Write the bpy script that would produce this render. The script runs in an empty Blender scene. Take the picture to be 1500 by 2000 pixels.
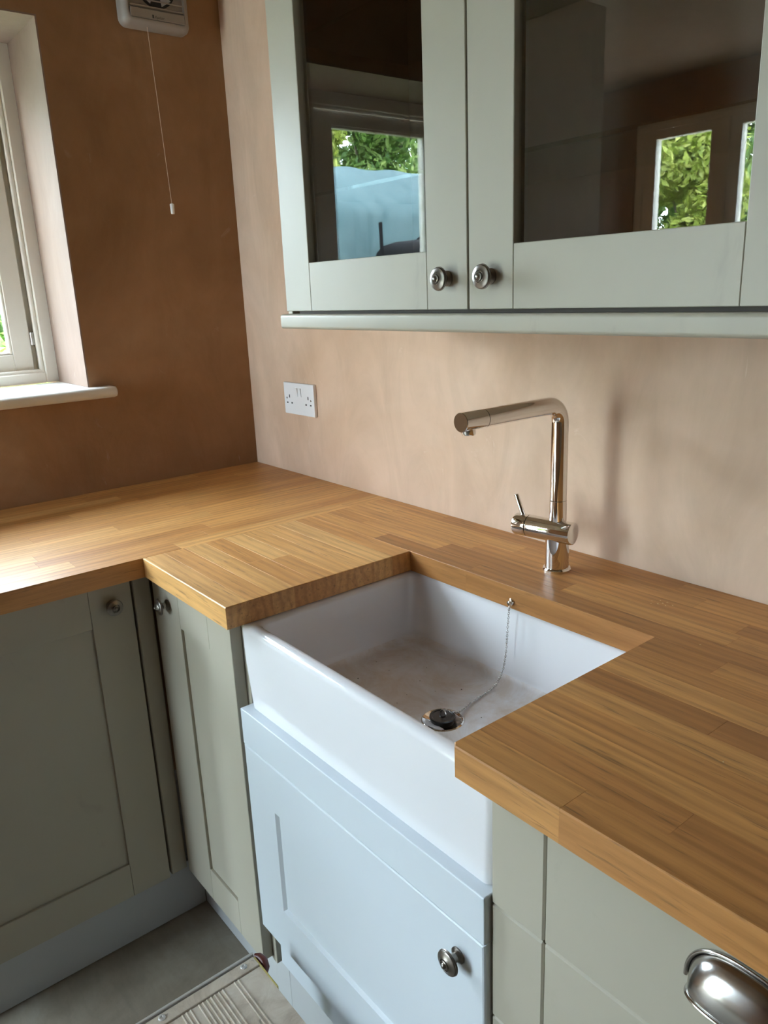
import bpy, bmesh, math, random
import numpy as np
from mathutils import Vector, Matrix

random.seed(7)
rng = np.random.default_rng(7)
SC = bpy.context.scene
COL = SC.collection

# ------------------------------------------------------------------ camera
F_PX, YAW, PIT, ROLL = 1509.33, -0.9034, -0.2793, -0.0416
CAM = Vector((2.0566, -1.1373, 1.398))
fw = Vector((math.sin(YAW) * math.cos(PIT), math.cos(YAW) * math.cos(PIT), math.sin(PIT)))
r0 = fw.cross(Vector((0, 0, 1))).normalized()
u0 = r0.cross(fw)
rt = r0 * math.cos(ROLL) + u0 * math.sin(ROLL)
up = -r0 * math.sin(ROLL) + u0 * math.cos(ROLL)
cd = bpy.data.cameras.new('camera')
cd.sensor_fit = 'VERTICAL'
cd.sensor_height = 36.0
cd.lens = F_PX / 2000.0 * 36.0
cd.clip_start = 0.02
cam = bpy.data.objects.new('camera', cd)
cam.matrix_world = Matrix(((rt.x, up.x, -fw.x, CAM.x), (rt.y, up.y, -fw.y, CAM.y), (rt.z, up.z, -fw.z, CAM.z), (0, 0, 0, 1)))
COL.objects.link(cam)
SC.camera = cam

# ------------------------------------------------------------------ sky, sun, exposure
world = bpy.data.worlds.new('sky')
SC.world = world
world.use_nodes = True
bg = world.node_tree.nodes['Background']
bg.inputs[0].default_value = (0.72, 0.87, 1.0, 1)
bg.inputs[1].default_value = 25.0
sd = bpy.data.lights.new('sun', 'SUN')
sd.energy = 10.0
sd.angle = 0.03
sd.color = (1.0, 0.95, 0.86)
sun = bpy.data.objects.new('sun', sd)
sun.rotation_euler = Vector((-0.62, -0.30, -0.72)).to_track_quat('-Z', 'Y').to_euler()
COL.objects.link(sun)


def portal(name, loc, direction, w, h):
    d = bpy.data.lights.new(name, 'AREA')
    d.shape = 'RECTANGLE'
    d.size, d.size_y = w, h
    d.cycles.is_portal = True
    o = bpy.data.objects.new(name, d)
    o.location = loc
    o.rotation_euler = Vector(direction).to_track_quat('-Z', 'Z').to_euler()
    COL.objects.link(o)


portal('daylight_portal_left', (-0.36, -1.095, 1.61), (1, 0, 0), 1.25, 0.86)
portal('daylight_portal_front', (0.0, -3.62, 1.13), (0, 1, 0), 1.32, 2.14)
SC.view_settings.view_transform = 'Standard'
SC.view_settings.look = 'None'
SC.view_settings.gamma = 1.0
SC.view_settings.use_curve_mapping = False
SC.view_settings.exposure = 0.80
SC.cycles.use_denoising = True
SC.cycles.max_bounces = 14
SC.cycles.diffuse_bounces = 8
SC.cycles.glossy_bounces = 6
SC.cycles.transparent_max_bounces = 16


# ------------------------------------------------------------------ materials
class NT:
    def __init__(s, name):
        s.m = bpy.data.materials.new(name)
        s.m.use_nodes = True
        s.t = s.m.node_tree
        s.t.nodes.clear()
        s.out = s.n('ShaderNodeOutputMaterial')

    def n(s, typ, ins=None, **kw):
        nd = s.t.nodes.new(typ)
        for k, v in kw.items():
            setattr(nd, k, v)
        for k, v in (ins or {}).items():
            s.set(nd, k, v)
        return nd

    def set(s, nd, k, v):
        sock = nd.inputs[k]
        if isinstance(v, bpy.types.NodeSocket):
            s.t.links.new(v, sock)
        else:
            sock.default_value = v

    def obj(s):
        return s.n('ShaderNodeTexCoord').outputs['Object']

    def map(s, v, scale=(1, 1, 1), loc=(0, 0, 0)):
        return s.n('ShaderNodeMapping', {'Vector': v, 'Scale': scale, 'Location': loc}).outputs[0]

    def noise(s, v, scale, detail=3, rough=0.5, dist=0.0):
        return s.n('ShaderNodeTexNoise', {'Vector': v, 'Scale': scale, 'Detail': detail, 'Roughness': rough, 'Distortion': dist}).outputs['Fac']

    def ramp(s, fac, stops):
        nd = s.n('ShaderNodeValToRGB', {'Fac': fac})
        els = nd.color_ramp.elements
        while len(els) < len(stops):
            els.new(0.5)
        for e, (p, c) in zip(els, stops):
            e.position = p
            e.color = (c[0], c[1], c[2], 1) if not isinstance(c, (int, float)) else (c, c, c, 1)
        return nd.outputs[0]

    def mix(s, a, b, fac, mode='MIX'):
        nd = s.n('ShaderNodeMix', data_type='RGBA', blend_type=mode)
        s.set(nd, 0, fac)
        for i, v in ((6, a), (7, b)):
            s.set(nd, i, v if not isinstance(v, tuple) else (v[0], v[1], v[2], 1))
        return nd.outputs[2]

    def math(s, op, a, b=0.0, clamp=False):
        nd = s.n('ShaderNodeMath', operation=op, use_clamp=clamp)
        s.set(nd, 0, a)
        s.set(nd, 1, b)
        return nd.outputs[0]

    def bump(s, h, strength, dist=0.01):
        return s.n('ShaderNodeBump', {'Height': h, 'Strength': strength, 'Distance': dist}).outputs[0]

    def pbr(s, color, rough=0.5, metal=0.0, spec=0.5, normal=None, coat=0.0, **kw):
        b = s.n('ShaderNodeBsdfPrincipled')
        s.set(b, 'Base Color', color if not isinstance(color, tuple) else (color[0], color[1], color[2], 1))
        s.set(b, 'Roughness', rough)
        s.set(b, 'Metallic', metal)
        s.set(b, 'Specular IOR Level', spec)
        s.set(b, 'Coat Weight', coat)
        if normal is not None:
            s.set(b, 'Normal', normal)
        s.t.links.new(b.outputs[0], s.out.inputs[0])
        return s.m


def srgb(r, g, b):
    f = lambda c: (c / 255 / 12.92) if c <= 10.3 else ((c / 255 + 0.055) / 1.055) ** 2.4
    return (f(r), f(g), f(b))


M = {}


def plaster(name, a, b, c, seam=False):
    t = NT(name)
    o = t.obj()
    big = t.noise(o, 1.7, 5, 0.62, 0.6)
    col = t.ramp(big, [(0.30, a), (0.55, b), (0.75, c)])
    streak = t.noise(t.map(o, (3.2, 3.2, 1.3)), 2.4, 5, 0.65, 1.2)
    col = t.mix(col, t.ramp(streak, [(0.35, (0.80, 0.79, 0.78)), (0.65, (1.1, 1.1, 1.1))]), 0.45, 'MULTIPLY')
    spots = t.ramp(t.noise(t.map(o, (1, 1, 0.7)), 14, 4, 0.7, 1.0), [(0.66, 0.0), (0.80, 1.0)])
    col = t.mix(col, (0.80, 0.66, 0.54), t.math('MULTIPLY', spots, 0.22 if a[0] < 0.3 else 0.6))
    scr = t.ramp(t.noise(t.map(o, (60, 60, 9)), 1.0, 2, 0.5, 0.0), [(0.76, 0.0), (0.80, 1.0)])
    col = t.mix(col, (0.86, 0.74, 0.62), t.math('MULTIPLY', scr, 0.35))
    if seam:      # a later plaster strip, yellower, with a hairline crack at its edge
        x = t.n('ShaderNodeSeparateXYZ', {'Vector': o}).outputs[0]
        wob = t.math('MULTIPLY', t.math('SUBTRACT', t.noise(o, 3.0, 3), 0.5), 0.010)
        xx = t.math('ADD', x, wob)
        s1 = t.math('MULTIPLY', t.math('SUBTRACT', xx, 1.163), 160.0, True)
        col = t.mix(col, t.mix(col, (0.62, 0.45, 0.29), 0.45), s1)
        cr = t.math('LESS_THAN', t.math('ABSOLUTE', t.math('SUBTRACT', xx, 1.232)), 0.0006)
        z = t.n('ShaderNodeSeparateXYZ', {'Vector': o}).outputs[2]
        cr = t.math('MULTIPLY', cr, t.math('GREATER_THAN', z, 1.19))
        col = t.mix(col, (0.16, 0.09, 0.05), t.math('MULTIPLY', cr, 0.6))
    rel = t.math('ADD', t.noise(o, 6, 5, 0.6), t.math('MULTIPLY', streak, 0.5))
    return t.pbr(col, 0.72, spec=0.10, normal=t.bump(rel, 0.16, 0.012))


M['plaster'] = plaster('shade_dark_plaster', (0.275, 0.145, 0.068), (0.345, 0.192, 0.100), (0.43, 0.265, 0.155))  # darker than the back wall's plaster: the wall's shade put into the colour
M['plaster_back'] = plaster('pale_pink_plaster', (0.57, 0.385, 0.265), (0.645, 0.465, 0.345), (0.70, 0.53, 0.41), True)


M['reveal'] = plaster('dimmed_reveal_plaster', (0.255, 0.175, 0.132), (0.285, 0.21, 0.17), (0.315, 0.24, 0.205))  # reveal colour darkened to hold down the strong window light
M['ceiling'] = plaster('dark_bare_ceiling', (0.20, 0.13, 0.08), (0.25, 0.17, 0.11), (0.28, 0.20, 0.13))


def paint(name, base, dark, rough=0.42, spec=0.4, smudge=0.38):
    t = NT(name)
    o = t.obj()
    n1 = t.noise(o, 3.5, 4, 0.6, 0.5)
    sm = t.ramp(t.noise(t.map(o, (1, 1, 0.6)), 11, 4, 0.65, 1.2), [(0.62, 0.0), (0.78, 1.0)])
    col = t.mix(base, dark, t.math('MULTIPLY', t.ramp(n1, [(0.35, 0.0), (0.7, 1.0)]), 0.35))
    col = t.mix(col, tuple(0.8 * c for c in dark), t.math('MULTIPLY', sm, smudge))
    g = t.noise(t.map(o, (60, 60, 8)), 3, 3)
    return t.pbr(col, rough, spec=spec, normal=t.bump(g, 0.03, 0.002))


M['sage'] = paint('sage_paint', (0.400, 0.367, 0.292), (0.345, 0.312, 0.245))
M['white_door'] = paint('pale_blue_white_paint', (0.565, 0.61, 0.65), (0.535, 0.58, 0.62), 0.38, 0.45, 0.06)
M['plinth'] = paint('plinth_grey_white', (0.46, 0.47, 0.47), (0.40, 0.40, 0.40), 0.45, 0.4, 0.15)
M['joinery'] = paint('cream_window_paint', (0.76, 0.705, 0.615), (0.70, 0.64, 0.55), 0.4, 0.45, 0.1)
M['sill'] = paint('white_sill_paint', (0.80, 0.78, 0.74), (0.76, 0.72, 0.67), 0.4, 0.45, 0.1)


def simple(name, col, rough=0.5, metal=0.0, spec=0.5, nscale=0, namp=0.0, bump=0.0, coat=0.0):
    t = NT(name)
    c = col
    nrm = None
    o = t.obj()
    if nscale:
        nn = t.noise(o, nscale, 4, 0.6)
        c = t.mix(tuple(x * (1 - namp) for x in col), tuple(min(1, x * (1 + namp)) for x in col), nn)
        if bump:
            nrm = t.bump(nn, bump, 0.004)
    return t.pbr(c, rough, metal, spec, nrm, coat)


M['cab_shade'] = simple('cabinet_inside_shade', (0.050, 0.031, 0.017), 0.6, nscale=8, namp=0.2)  # dark brown stands in for the shade of the unlit interior
M['gap'] = simple('dark_gap', (0.02, 0.018, 0.015), 0.8, nscale=5, namp=0.2)
M['plastic'] = simple('shaded_white_plastic', (0.33, 0.29, 0.26), 0.35, nscale=4, namp=0.04)  # white plastic greyed: dim light on the fan mixed into its colour
M['socket'] = simple('socket_white', (0.84, 0.84, 0.86), 0.28, nscale=4, namp=0.03)
M['slot'] = simple('dark_slot', (0.03, 0.03, 0.03), 0.6, nscale=9, namp=0.2)
M['print'] = simple('grey_print', (0.06, 0.055, 0.05), 0.6, nscale=9, namp=0.1)
M['rubber'] = simple('black_rubber', (0.008, 0.008, 0.008), 0.28, nscale=40, namp=0.2)
M['cord'] = simple('cotton_cord', (0.60, 0.46, 0.34), 0.8, nscale=200, namp=0.15)
M['chrome'] = simple('polished_chrome', (0.80, 0.78, 0.76), 0.045, 1.0, nscale=12, namp=0.02)
M['steel'] = simple('stainless_steel', (0.62, 0.61, 0.59), 0.20, 1.0, nscale=60, namp=0.1)
M['pewter'] = simple('dark_pewter', (0.25, 0.225, 0.20), 0.33, 1.0, nscale=90, namp=0.35)
M['cup_metal'] = simple('polished_pewter', (0.44, 0.42, 0.40), 0.20, 1.0, nscale=60, namp=0.25)
M['alu'] = simple('worn_aluminium', (0.62, 0.60, 0.57), 0.5, 0.35, nscale=50, namp=0.25, bump=0.2)
M['red_cap'] = simple('dark_red_plastic', (0.11, 0.025, 0.02), 0.4, nscale=30, namp=0.2)
M['yellow'] = simple('yellow_edge', (0.45, 0.36, 0.11), 0.6, nscale=60, namp=0.4)
M['hull'] = simple('black_cover', (0.008, 0.008, 0.009), 0.85, spec=0.1, nscale=8, namp=0.2)
M['trunk'] = simple('bark', (0.10, 0.075, 0.05), 0.85, nscale=20, namp=0.4, bump=0.5)
M['crumb'] = simple('wood_crumb', (0.62, 0.44, 0.22), 0.8, nscale=80, namp=0.3)
M['grit'] = simple('dark_grit', (0.05, 0.04, 0.03), 0.8, nscale=80, namp=0.3)
M['bounce_pale'] = simple('pale_bounce_stone', (0.52, 0.50, 0.46), 0.8, nscale=5, namp=0.15, bump=0.2)  # pale colour of the added slab that bounces daylight indoors
M['ground'] = simple('grass_ground', (0.10, 0.14, 0.05), 0.9, nscale=6, namp=0.5, bump=0.6)


def ceramic():
    t = NT('white_fireclay')
    o = t.obj()
    z = t.n('ShaderNodeSeparateXYZ', {'Vector': o}).outputs[2]
    y = t.n('ShaderNodeSeparateXYZ', {'Vector': o}).outputs[1]
    floor = t.math('MULTIPLY', t.math('LESS_THAN', z, 0.146), t.math('GREATER_THAN', y, -0.188))
    st = t.ramp(t.noise(o, 9, 6, 0.72, 1.0), [(0.40, 0.0), (0.66, 1.0)])
    col = t.mix((0.72, 0.71, 0.725), (0.55, 0.455, 0.375), t.math('MULTIPLY', st, t.math('MULTIPLY', floor, 0.8)))
    film = t.ramp(t.noise(o, 30, 5, 0.7), [(0.55, 0.0), (0.8, 1.0)])
    col = t.mix(col, (0.70, 0.64, 0.58), t.math('MULTIPLY', film, t.math('MULTIPLY', floor, 0.35)))
    rg = t.math('ADD', 0.07, t.math('MULTIPLY', floor, 0.25))
    t.pbr(col, rg, spec=0.5, normal=t.bump(t.noise(o, 7, 2), 0.04, 0.01))
    return t.m


M['ceramic'] = ceramic()


def wood():
    t = NT('oiled_oak')
    o = t.obj()
    info = t.n('ShaderNodeObjectInfo')
    rnd = info.outputs['Random']
    off = t.n('ShaderNodeCombineXYZ', {'X': t.math('MULTIPLY', rnd, 37.0), 'Y': t.math('MULTIPLY', rnd, 91.0), 'Z': t.math('MULTIPLY', rnd, 53.0)}).outputs[0]
    v = t.n('ShaderNodeVectorMath', {0: o, 1: off}, operation='ADD').outputs[0]
    fig = t.noise(t.map(v, (2.2, 15, 15)), 1.0, 3, 0.55, 1.5)
    rings = t.n('ShaderNodeTexWave', {'Vector': t.map(v, (1.3, 16, 16)), 'Scale': 1.1, 'Distortion': 7.0, 'Detail': 3.0, 'Detail Scale': 1.0}, wave_type='BANDS', bands_direction='Y').outputs['Fac']
    pores = t.noise(t.map(v, (11, 190, 190)), 1.0, 3, 0.7, 0.0)
    fine = t.noise(t.map(v, (5, 110, 110)), 1.0, 4, 0.65, 0.3)
    tone = t.n('ShaderNodeSeparateColor', {'Color': info.outputs['Color']}).outputs[0]
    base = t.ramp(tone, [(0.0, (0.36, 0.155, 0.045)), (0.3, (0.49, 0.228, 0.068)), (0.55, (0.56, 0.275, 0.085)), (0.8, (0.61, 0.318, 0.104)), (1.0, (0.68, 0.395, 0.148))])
    c = t.mix(base, t.ramp(fig, [(0.3, (0.72, 0.68, 0.62)), (0.7, (1.16, 1.16, 1.16))]), 0.45, 'MULTIPLY')
    c = t.mix(c, t.ramp(rings, [(0.0, (0.80, 0.75, 0.68)), (0.6, (1.08, 1.08, 1.08))]), 0.6, 'MULTIPLY')
    c = t.mix(c, t.ramp(fine, [(0.35, (0.74, 0.70, 0.64)), (0.6, (1.08, 1.08, 1.07))]), 0.6, 'MULTIPLY')
    pm = t.ramp(pores, [(0.30, 1.0), (0.42, 0.0)])
    c = t.mix(c, (0.11, 0.055, 0.022), t.math('MULTIPLY', pm, 0.55))
    rough = t.math('ADD', 0.36, t.math('MULTIPLY', fine, 0.16))
    t.pbr(c, rough, spec=0.5, normal=t.bump(t.math('SUBTRACT', fine, t.math('MULTIPLY', pm, 0.6)), 0.10, 0.002))
    return t.m


M['oak'] = wood()


def glass(name, f0, tint):
    t = NT(name)
    g = t.n('ShaderNodeNewGeometry')
    c = t.math('ABSOLUTE', t.n('ShaderNodeVectorMath', {0: g.outputs['Normal'], 1: g.outputs['Incoming']}, operation='DOT_PRODUCT').outputs['Value'])
    s = t.math('POWER', t.math('SUBTRACT', 1.0, c, True), 5.0)
    f = t.math('ADD', f0, t.math('MULTIPLY', s, 1 - f0), True)
    tr = t.n('ShaderNodeBsdfTransparent', {'Color': (*tint, 1)})
    gl = t.n('ShaderNodeBsdfGlossy', {'Color': (1, 1, 1, 1), 'Roughness': 0.0})
    mx = t.n('ShaderNodeMixShader', {0: f, 1: tr.outputs[0], 2: gl.outputs[0]})
    t.t.links.new(mx.outputs[0], t.out.inputs[0])
    return t.m


M['pane'] = glass('cabinet_glass', 0.058, (0.93, 0.93, 0.91))
M['window_glass'] = glass('window_glass', 0.04, (0.97, 0.98, 0.98))
M['shelf_glass'] = glass('shelf_glass', 0.06, (0.80, 0.88, 0.85))


def concrete():
    t = NT('stained_concrete')
    o = t.obj()
    n1 = t.noise(o, 2.4, 6, 0.65, 0.8)
    n2 = t.noise(t.map(o, (1, 3, 1)), 7, 5, 0.7, 0.4)
    c = t.ramp(n1, [(0.3, (0.165, 0.130, 0.093)), (0.55, (0.25, 0.215, 0.168)), (0.75, (0.33, 0.30, 0.25))])
    c = t.mix(c, t.ramp(n2, [(0.3, (0.75, 0.73, 0.7)), (0.7, (1.15, 1.15, 1.15))]), 0.6, 'MULTIPLY')
    return t.pbr(c, 0.6, spec=0.35, normal=t.bump(t.noise(o, 60, 4), 0.15, 0.003))


M['concrete'] = concrete()


def deck():
    t = NT('weathered_platform_top')
    o = t.obj()
    n1 = t.noise(o, 14, 6, 0.7, 0.8)
    c = t.ramp(n1, [(0.3, (0.44, 0.36, 0.285)), (0.5, (0.62, 0.535, 0.44)), (0.72, (0.76, 0.69, 0.60))])
    st = t.ramp(t.noise(o, 40, 5, 0.7, 1.0), [(0.64, 0.0), (0.72, 1.0)])
    c = t.mix(c, (0.06, 0.05, 0.045), t.math('MULTIPLY', st, 0.5))
    tan = t.ramp(t.noise(o, 6, 3), [(0.6, 0.0), (0.7, 1.0)])
    c = t.mix(c, (0.42, 0.31, 0.19), t.math('MULTIPLY', tan, 0.4))
    return t.pbr(c, 0.6, spec=0.3, normal=t.bump(n1, 0.3, 0.004))


M['deck'] = deck()


def leafmat(name, a, b, c):
    t = NT(name)
    g = t.n('ShaderNodeNewGeometry')
    r = g.outputs['Random Per Island']
    col = t.ramp(r, [(0.0, a), (0.5, b), (1.0, c)])
    d = t.n('ShaderNodeBsdfPrincipled', {'Base Color': col, 'Roughness': 0.45, 'Specular IOR Level': 0.35})
    tl = t.n('ShaderNodeBsdfTranslucent', {'Color': col})
    mx = t.n('ShaderNodeMixShader', {0: 0.35, 1: d.outputs[0], 2: tl.outputs[0]})
    t.t.links.new(mx.outputs[0], t.out.inputs[0])
    return t.m


M['leaf_a'] = leafmat('leaf_yellow_green', (0.16, 0.22, 0.03), (0.30, 0.36, 0.06), (0.45, 0.48, 0.14))
M['leaf_b'] = leafmat('leaf_mid_green', (0.06, 0.13, 0.03), (0.14, 0.24, 0.05), (0.28, 0.36, 0.11))
M['leaf_c'] = leafmat('leaf_bright_green', (0.10, 0.22, 0.04), (0.22, 0.38, 0.07), (0.45, 0.55, 0.20))


def tarp():
    t = NT('pale_teal_tarpaulin')
    o = t.obj()
    n = t.noise(t.map(o, (1, 1.6, 0.5)), 3.0, 5, 0.6, 1.2)
    c = t.ramp(n, [(0.3, (0.050, 0.090, 0.098)), (0.7, (0.094, 0.140, 0.148))])
    return t.pbr(c, 0.8, spec=0.12, normal=t.bump(n, 0.6, 0.04))


M['tarp'] = tarp()


# ------------------------------------------------------------------ mesh helpers
def tag(o, label=None, cat=None, group=None, kind=None):
    for k, v in (('label', label), ('category', cat), ('group', group), ('kind', kind)):
        if v:
            o[k] = v
    return o


def empty(name, loc, label=None, cat=None, group=None, parent=None):
    o = bpy.data.objects.new(name, None)
    o.empty_display_size = 0.05
    COL.objects.link(o)
    o.location = loc
    if parent:
        attach(o, parent)
    return tag(o, label, cat, group)


def world_loc(o):
    v = Vector(o.location)
    p = o.parent
    while p:
        v = v + Vector(p.location)
        p = p.parent
    return v


def attach(o, parent):      # all parents are unrotated, so only the offset matters
    w = Vector(o.location)
    o.parent = parent
    o.location = w - world_loc(parent)


def link(name, me, mat, parent=None, loc=(0, 0, 0)):
    me.materials.append(M[mat])
    o = bpy.data.objects.new(name, me)
    COL.objects.link(o)
    o.location = loc
    if parent:
        attach(o, parent)
    return o


def from_bm(name, bm, mat, parent=None, loc=(0, 0, 0), smooth=False, angle=None):
    bmesh.ops.recalc_face_normals(bm, faces=bm.faces[:])
    me = bpy.data.meshes.new(name)
    bm.to_mesh(me)
    bm.free()
    if smooth:
        me.polygons.foreach_set('use_smooth', [True] * len(me.polygons))
        if angle:
            me.set_sharp_from_angle(angle=math.radians(angle))
    return link(name, me, mat, parent, loc)


def bm_box(bm, x0, x1, y0, y1, z0, z1, bev=0.0, seg=1):
    vs = [bm.verts.new(p) for p in ((x0, y0, z0), (x1, y0, z0), (x1, y1, z0), (x0, y1, z0), (x0, y0, z1), (x1, y0, z1), (x1, y1, z1), (x0, y1, z1))]
    fs = [bm.faces.new([vs[i] for i in f]) for f in ((0, 3, 2, 1), (4, 5, 6, 7), (0, 1, 5, 4), (1, 2, 6, 5), (2, 3, 7, 6), (3, 0, 4, 7))]
    if bev:
        es = list({e for f in fs for e in f.edges})
        bmesh.ops.bevel(bm, geom=es, offset=bev, segments=seg, affect='EDGES', profile=0.5)


def box(name, mat, x0, x1, y0, y1, z0, z1, bev=0.001, parent=None, seg=1):
    x0, x1 = min(x0, x1), max(x0, x1)
    y0, y1 = min(y0, y1), max(y0, y1)
    z0, z1 = min(z0, z1), max(z0, z1)
    c = ((x0 + x1) / 2, (y0 + y1) / 2, z0)
    bm = bmesh.new()
    bm_box(bm, x0 - c[0], x1 - c[0], y0 - c[1], y1 - c[1], 0, z1 - z0, bev, seg)
    return from_bm(name, bm, mat, parent, c)


def basis(d):
    d = Vector(d).normalized()
    a = Vector((0, 0, 1)) if abs(d.z) < 0.9 else Vector((1, 0, 0))
    u = d.cross(a).normalized()
    return d, u, d.cross(u)


def bm_lathe(bm, origin, axis, prof, n=40, close=True):
    """prof: list of (distance along axis, radius)"""
    d, u, w = basis(axis)
    o = Vector(origin)
    rings = []
    for h, r in prof:
        if r < 1e-6:
            rings.append([bm.verts.new(o + d * h)])
        else:
            rings.append([bm.verts.new(o + d * h + (u * math.cos(2 * math.pi * k / n) + w * math.sin(2 * math.pi * k / n)) * r) for k in range(n)])
    for a, b in zip(rings, rings[1:]):
        for k in range(n):
            k2 = (k + 1) % n
            f = [a[k % len(a)], a[k2 % len(a)], b[k2 % len(b)], b[k % len(b)]]
            f2 = []
            for v in f:
                if v not in f2:
                    f2.append(v)
            if len(f2) > 2:
                bm.faces.new(f2)
    if close:
        for rg in (rings[0], rings[-1]):
            if len(rg) > 1:
                bm.faces.new(rg)


def lathe(name, mat, origin, axis, prof, n=40, parent=None, angle=32):
    bm = bmesh.new()
    bm_lathe(bm, (0, 0, 0), axis, prof, n)
    return from_bm(name, bm, mat, parent, origin, True, angle)


def bm_tube(bm, pts, rad, n=16, caps=True, closed=False):
    pts = [Vector(p) for p in pts]
    m = len(pts)
    rings = []
    t0 = (pts[1] - pts[0]).normalized()
    _, u, _ = basis(t0)
    for i in range(m):
        if closed:
            t = (pts[(i + 1) % m] - pts[i - 1]).normalized()
        else:
            t = (pts[min(i + 1, m - 1)] - pts[max(i - 1, 0)]).normalized()
        u = (u - t * u.dot(t)).normalized()
        w = t.cross(u)
        r = rad[i] if isinstance(rad, (list, tuple)) else rad
        rings.append([bm.verts.new(pts[i] + (u * math.cos(2 * math.pi * k / n) + w * math.sin(2 * math.pi * k / n)) * r) for k in range(n)])
    pairs = list(zip(rings, rings[1:])) + ([(rings[-1], rings[0])] if closed else [])
    for a, b in pairs:
        for k in range(n):
            bm.faces.new((a[k], a[(k + 1) % n], b[(k + 1) % n], b[k]))
    if caps and not closed:
        bm.faces.new(rings[0])
        bm.faces.new(rings[-1])


def tube(name, mat, pts, rad, n=16, parent=None, angle=40):
    o = Vector(pts[0])
    bm = bmesh.new()
    bm_tube(bm, [Vector(p) - o for p in pts], rad, n)
    return from_bm(name, bm, mat, parent, o, True, angle)


def rrect(x0, x1, y0, y1, r, n=6):
    out = []
    for cx, cy, a0 in ((x1 - r, y1 - r, 0), (x0 + r, y1 - r, 90), (x0 + r, y0 + r, 180), (x1 - r, y0 + r, 270)):
        for k in range(n + 1):
            a = math.radians(a0 + 90 * k / n)
            out.append((cx + r * math.cos(a), cy + r * math.sin(a)))
    return out


def bm_loops(bm, loops, cap0=True, cap1=True):
    rings = [[bm.verts.new(p) for p in lp] for lp in loops]
    n = len(rings[0])
    for a, b in zip(rings, rings[1:]):
        for k in range(n):
            bm.faces.new((a[k], a[(k + 1) % n], b[(k + 1) % n], b[k]))
    if cap0:
        bm.faces.new(rings[0])
    if cap1:
        bm.faces.new(rings[-1])


def struct(o, label=None):
    o['kind'] = 'structure'
    if label:
        o['label'] = label
    return o


def wall_with_hole(name, mat, axis, inner, outer, a0, a1, z0, z1, hole):
    """wall slab; axis 'x' = plane of constant x (a = y), 'y' = plane of constant y (a = x). hole=(ha0,ha1,hz0,hz1)"""
    bm = bmesh.new()
    A = sorted({a0, a1, hole[0], hole[1]})
    Z = sorted({z0, z1, hole[2], hole[3]})
    for i in range(len(A) - 1):
        for j in range(len(Z) - 1):
            if A[i] >= hole[0] - 1e-6 and A[i + 1] <= hole[1] + 1e-6 and Z[j] >= hole[2] - 1e-6 and Z[j + 1] <= hole[3] + 1e-6:
                continue
            lo, hi = min(inner, outer), max(inner, outer)
            if axis == 'x':
                bm_box(bm, lo, hi, A[i], A[i + 1], Z[j], Z[j + 1])
            else:
                bm_box(bm, A[i], A[i + 1], lo, hi, Z[j], Z[j + 1])
    bmesh.ops.remove_doubles(bm, verts=bm.verts[:], dist=1e-5)
    # drop the walls between neighbouring blocks
    seen = {}
    for f in bm.faces:
        seen.setdefault(tuple(sorted(v.index for v in f.verts)), []).append(f)
    bm.verts.index_update()
    seen = {}
    for f in bm.faces:
        seen.setdefault(frozenset(f.verts), []).append(f)
    kill = [f for fs in seen.values() if len(fs) > 1 for f in fs]
    bmesh.ops.delete(bm, geom=kill, context='FACES')
    return struct(from_bm(name, bm, mat))


# ------------------------------------------------------------------ dimensions
H, T = 0.910, 0.0395            # worktop top and thickness
DL, DB = 0.6273, 0.620          # worktop depths
XS0, XS1, YC = 0.9709, 1.5027, 0.2218
RX, RY, RZ = 4.2, -3.5, 2.40    # room extents
WY0, WY1, WZ0, WZ1 = -0.472, -1.720, 1.186, 2.038

# ------------------------------------------------------------------ the room
YE = -2.22                      # where the window wall ends and the room widens to the left
XA = -0.90
bm = bmesh.new()
bm_box(bm, -0.34, RX + 0.1, YE, 0.1, 0, 0.1)
bm_box(bm, XA - 0.07, RX + 0.1, RY - 0.1, YE, 0, 0.1)
struct(from_bm('floor', bm, 'concrete', None, (0, 0, -0.1)))
bm = bmesh.new()
bm_box(bm, -0.34, RX + 0.1, YE, 0.1, 0, 0.1)
bm_box(bm, XA - 0.07, RX + 0.1, RY - 0.1, YE, 0, 0.1)
struct(from_bm('ceiling', bm, 'ceiling', None, (0, 0, RZ)))
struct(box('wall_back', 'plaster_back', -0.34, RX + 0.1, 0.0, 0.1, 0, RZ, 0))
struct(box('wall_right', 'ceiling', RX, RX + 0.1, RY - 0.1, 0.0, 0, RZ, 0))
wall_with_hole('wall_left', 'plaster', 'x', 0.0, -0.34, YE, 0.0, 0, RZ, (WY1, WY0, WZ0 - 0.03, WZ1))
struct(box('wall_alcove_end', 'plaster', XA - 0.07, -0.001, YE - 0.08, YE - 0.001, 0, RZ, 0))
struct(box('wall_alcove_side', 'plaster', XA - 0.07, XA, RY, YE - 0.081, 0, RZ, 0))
FX0, FX1, FZ0, FZ1 = -0.66, 0.660, 0.06, 2.200
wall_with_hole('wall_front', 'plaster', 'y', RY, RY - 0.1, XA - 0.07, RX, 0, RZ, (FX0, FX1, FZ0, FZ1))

# window on the left wall -------------------------------------------------
win = empty('window_1', (-0.27, (WY0 + WY1) / 2, WZ0))
win['kind'] = 'structure'
win['label'] = 'cream wooden casement window in a deep plaster reveal'
xf = -0.240                      # room-side face of the frame


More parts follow.
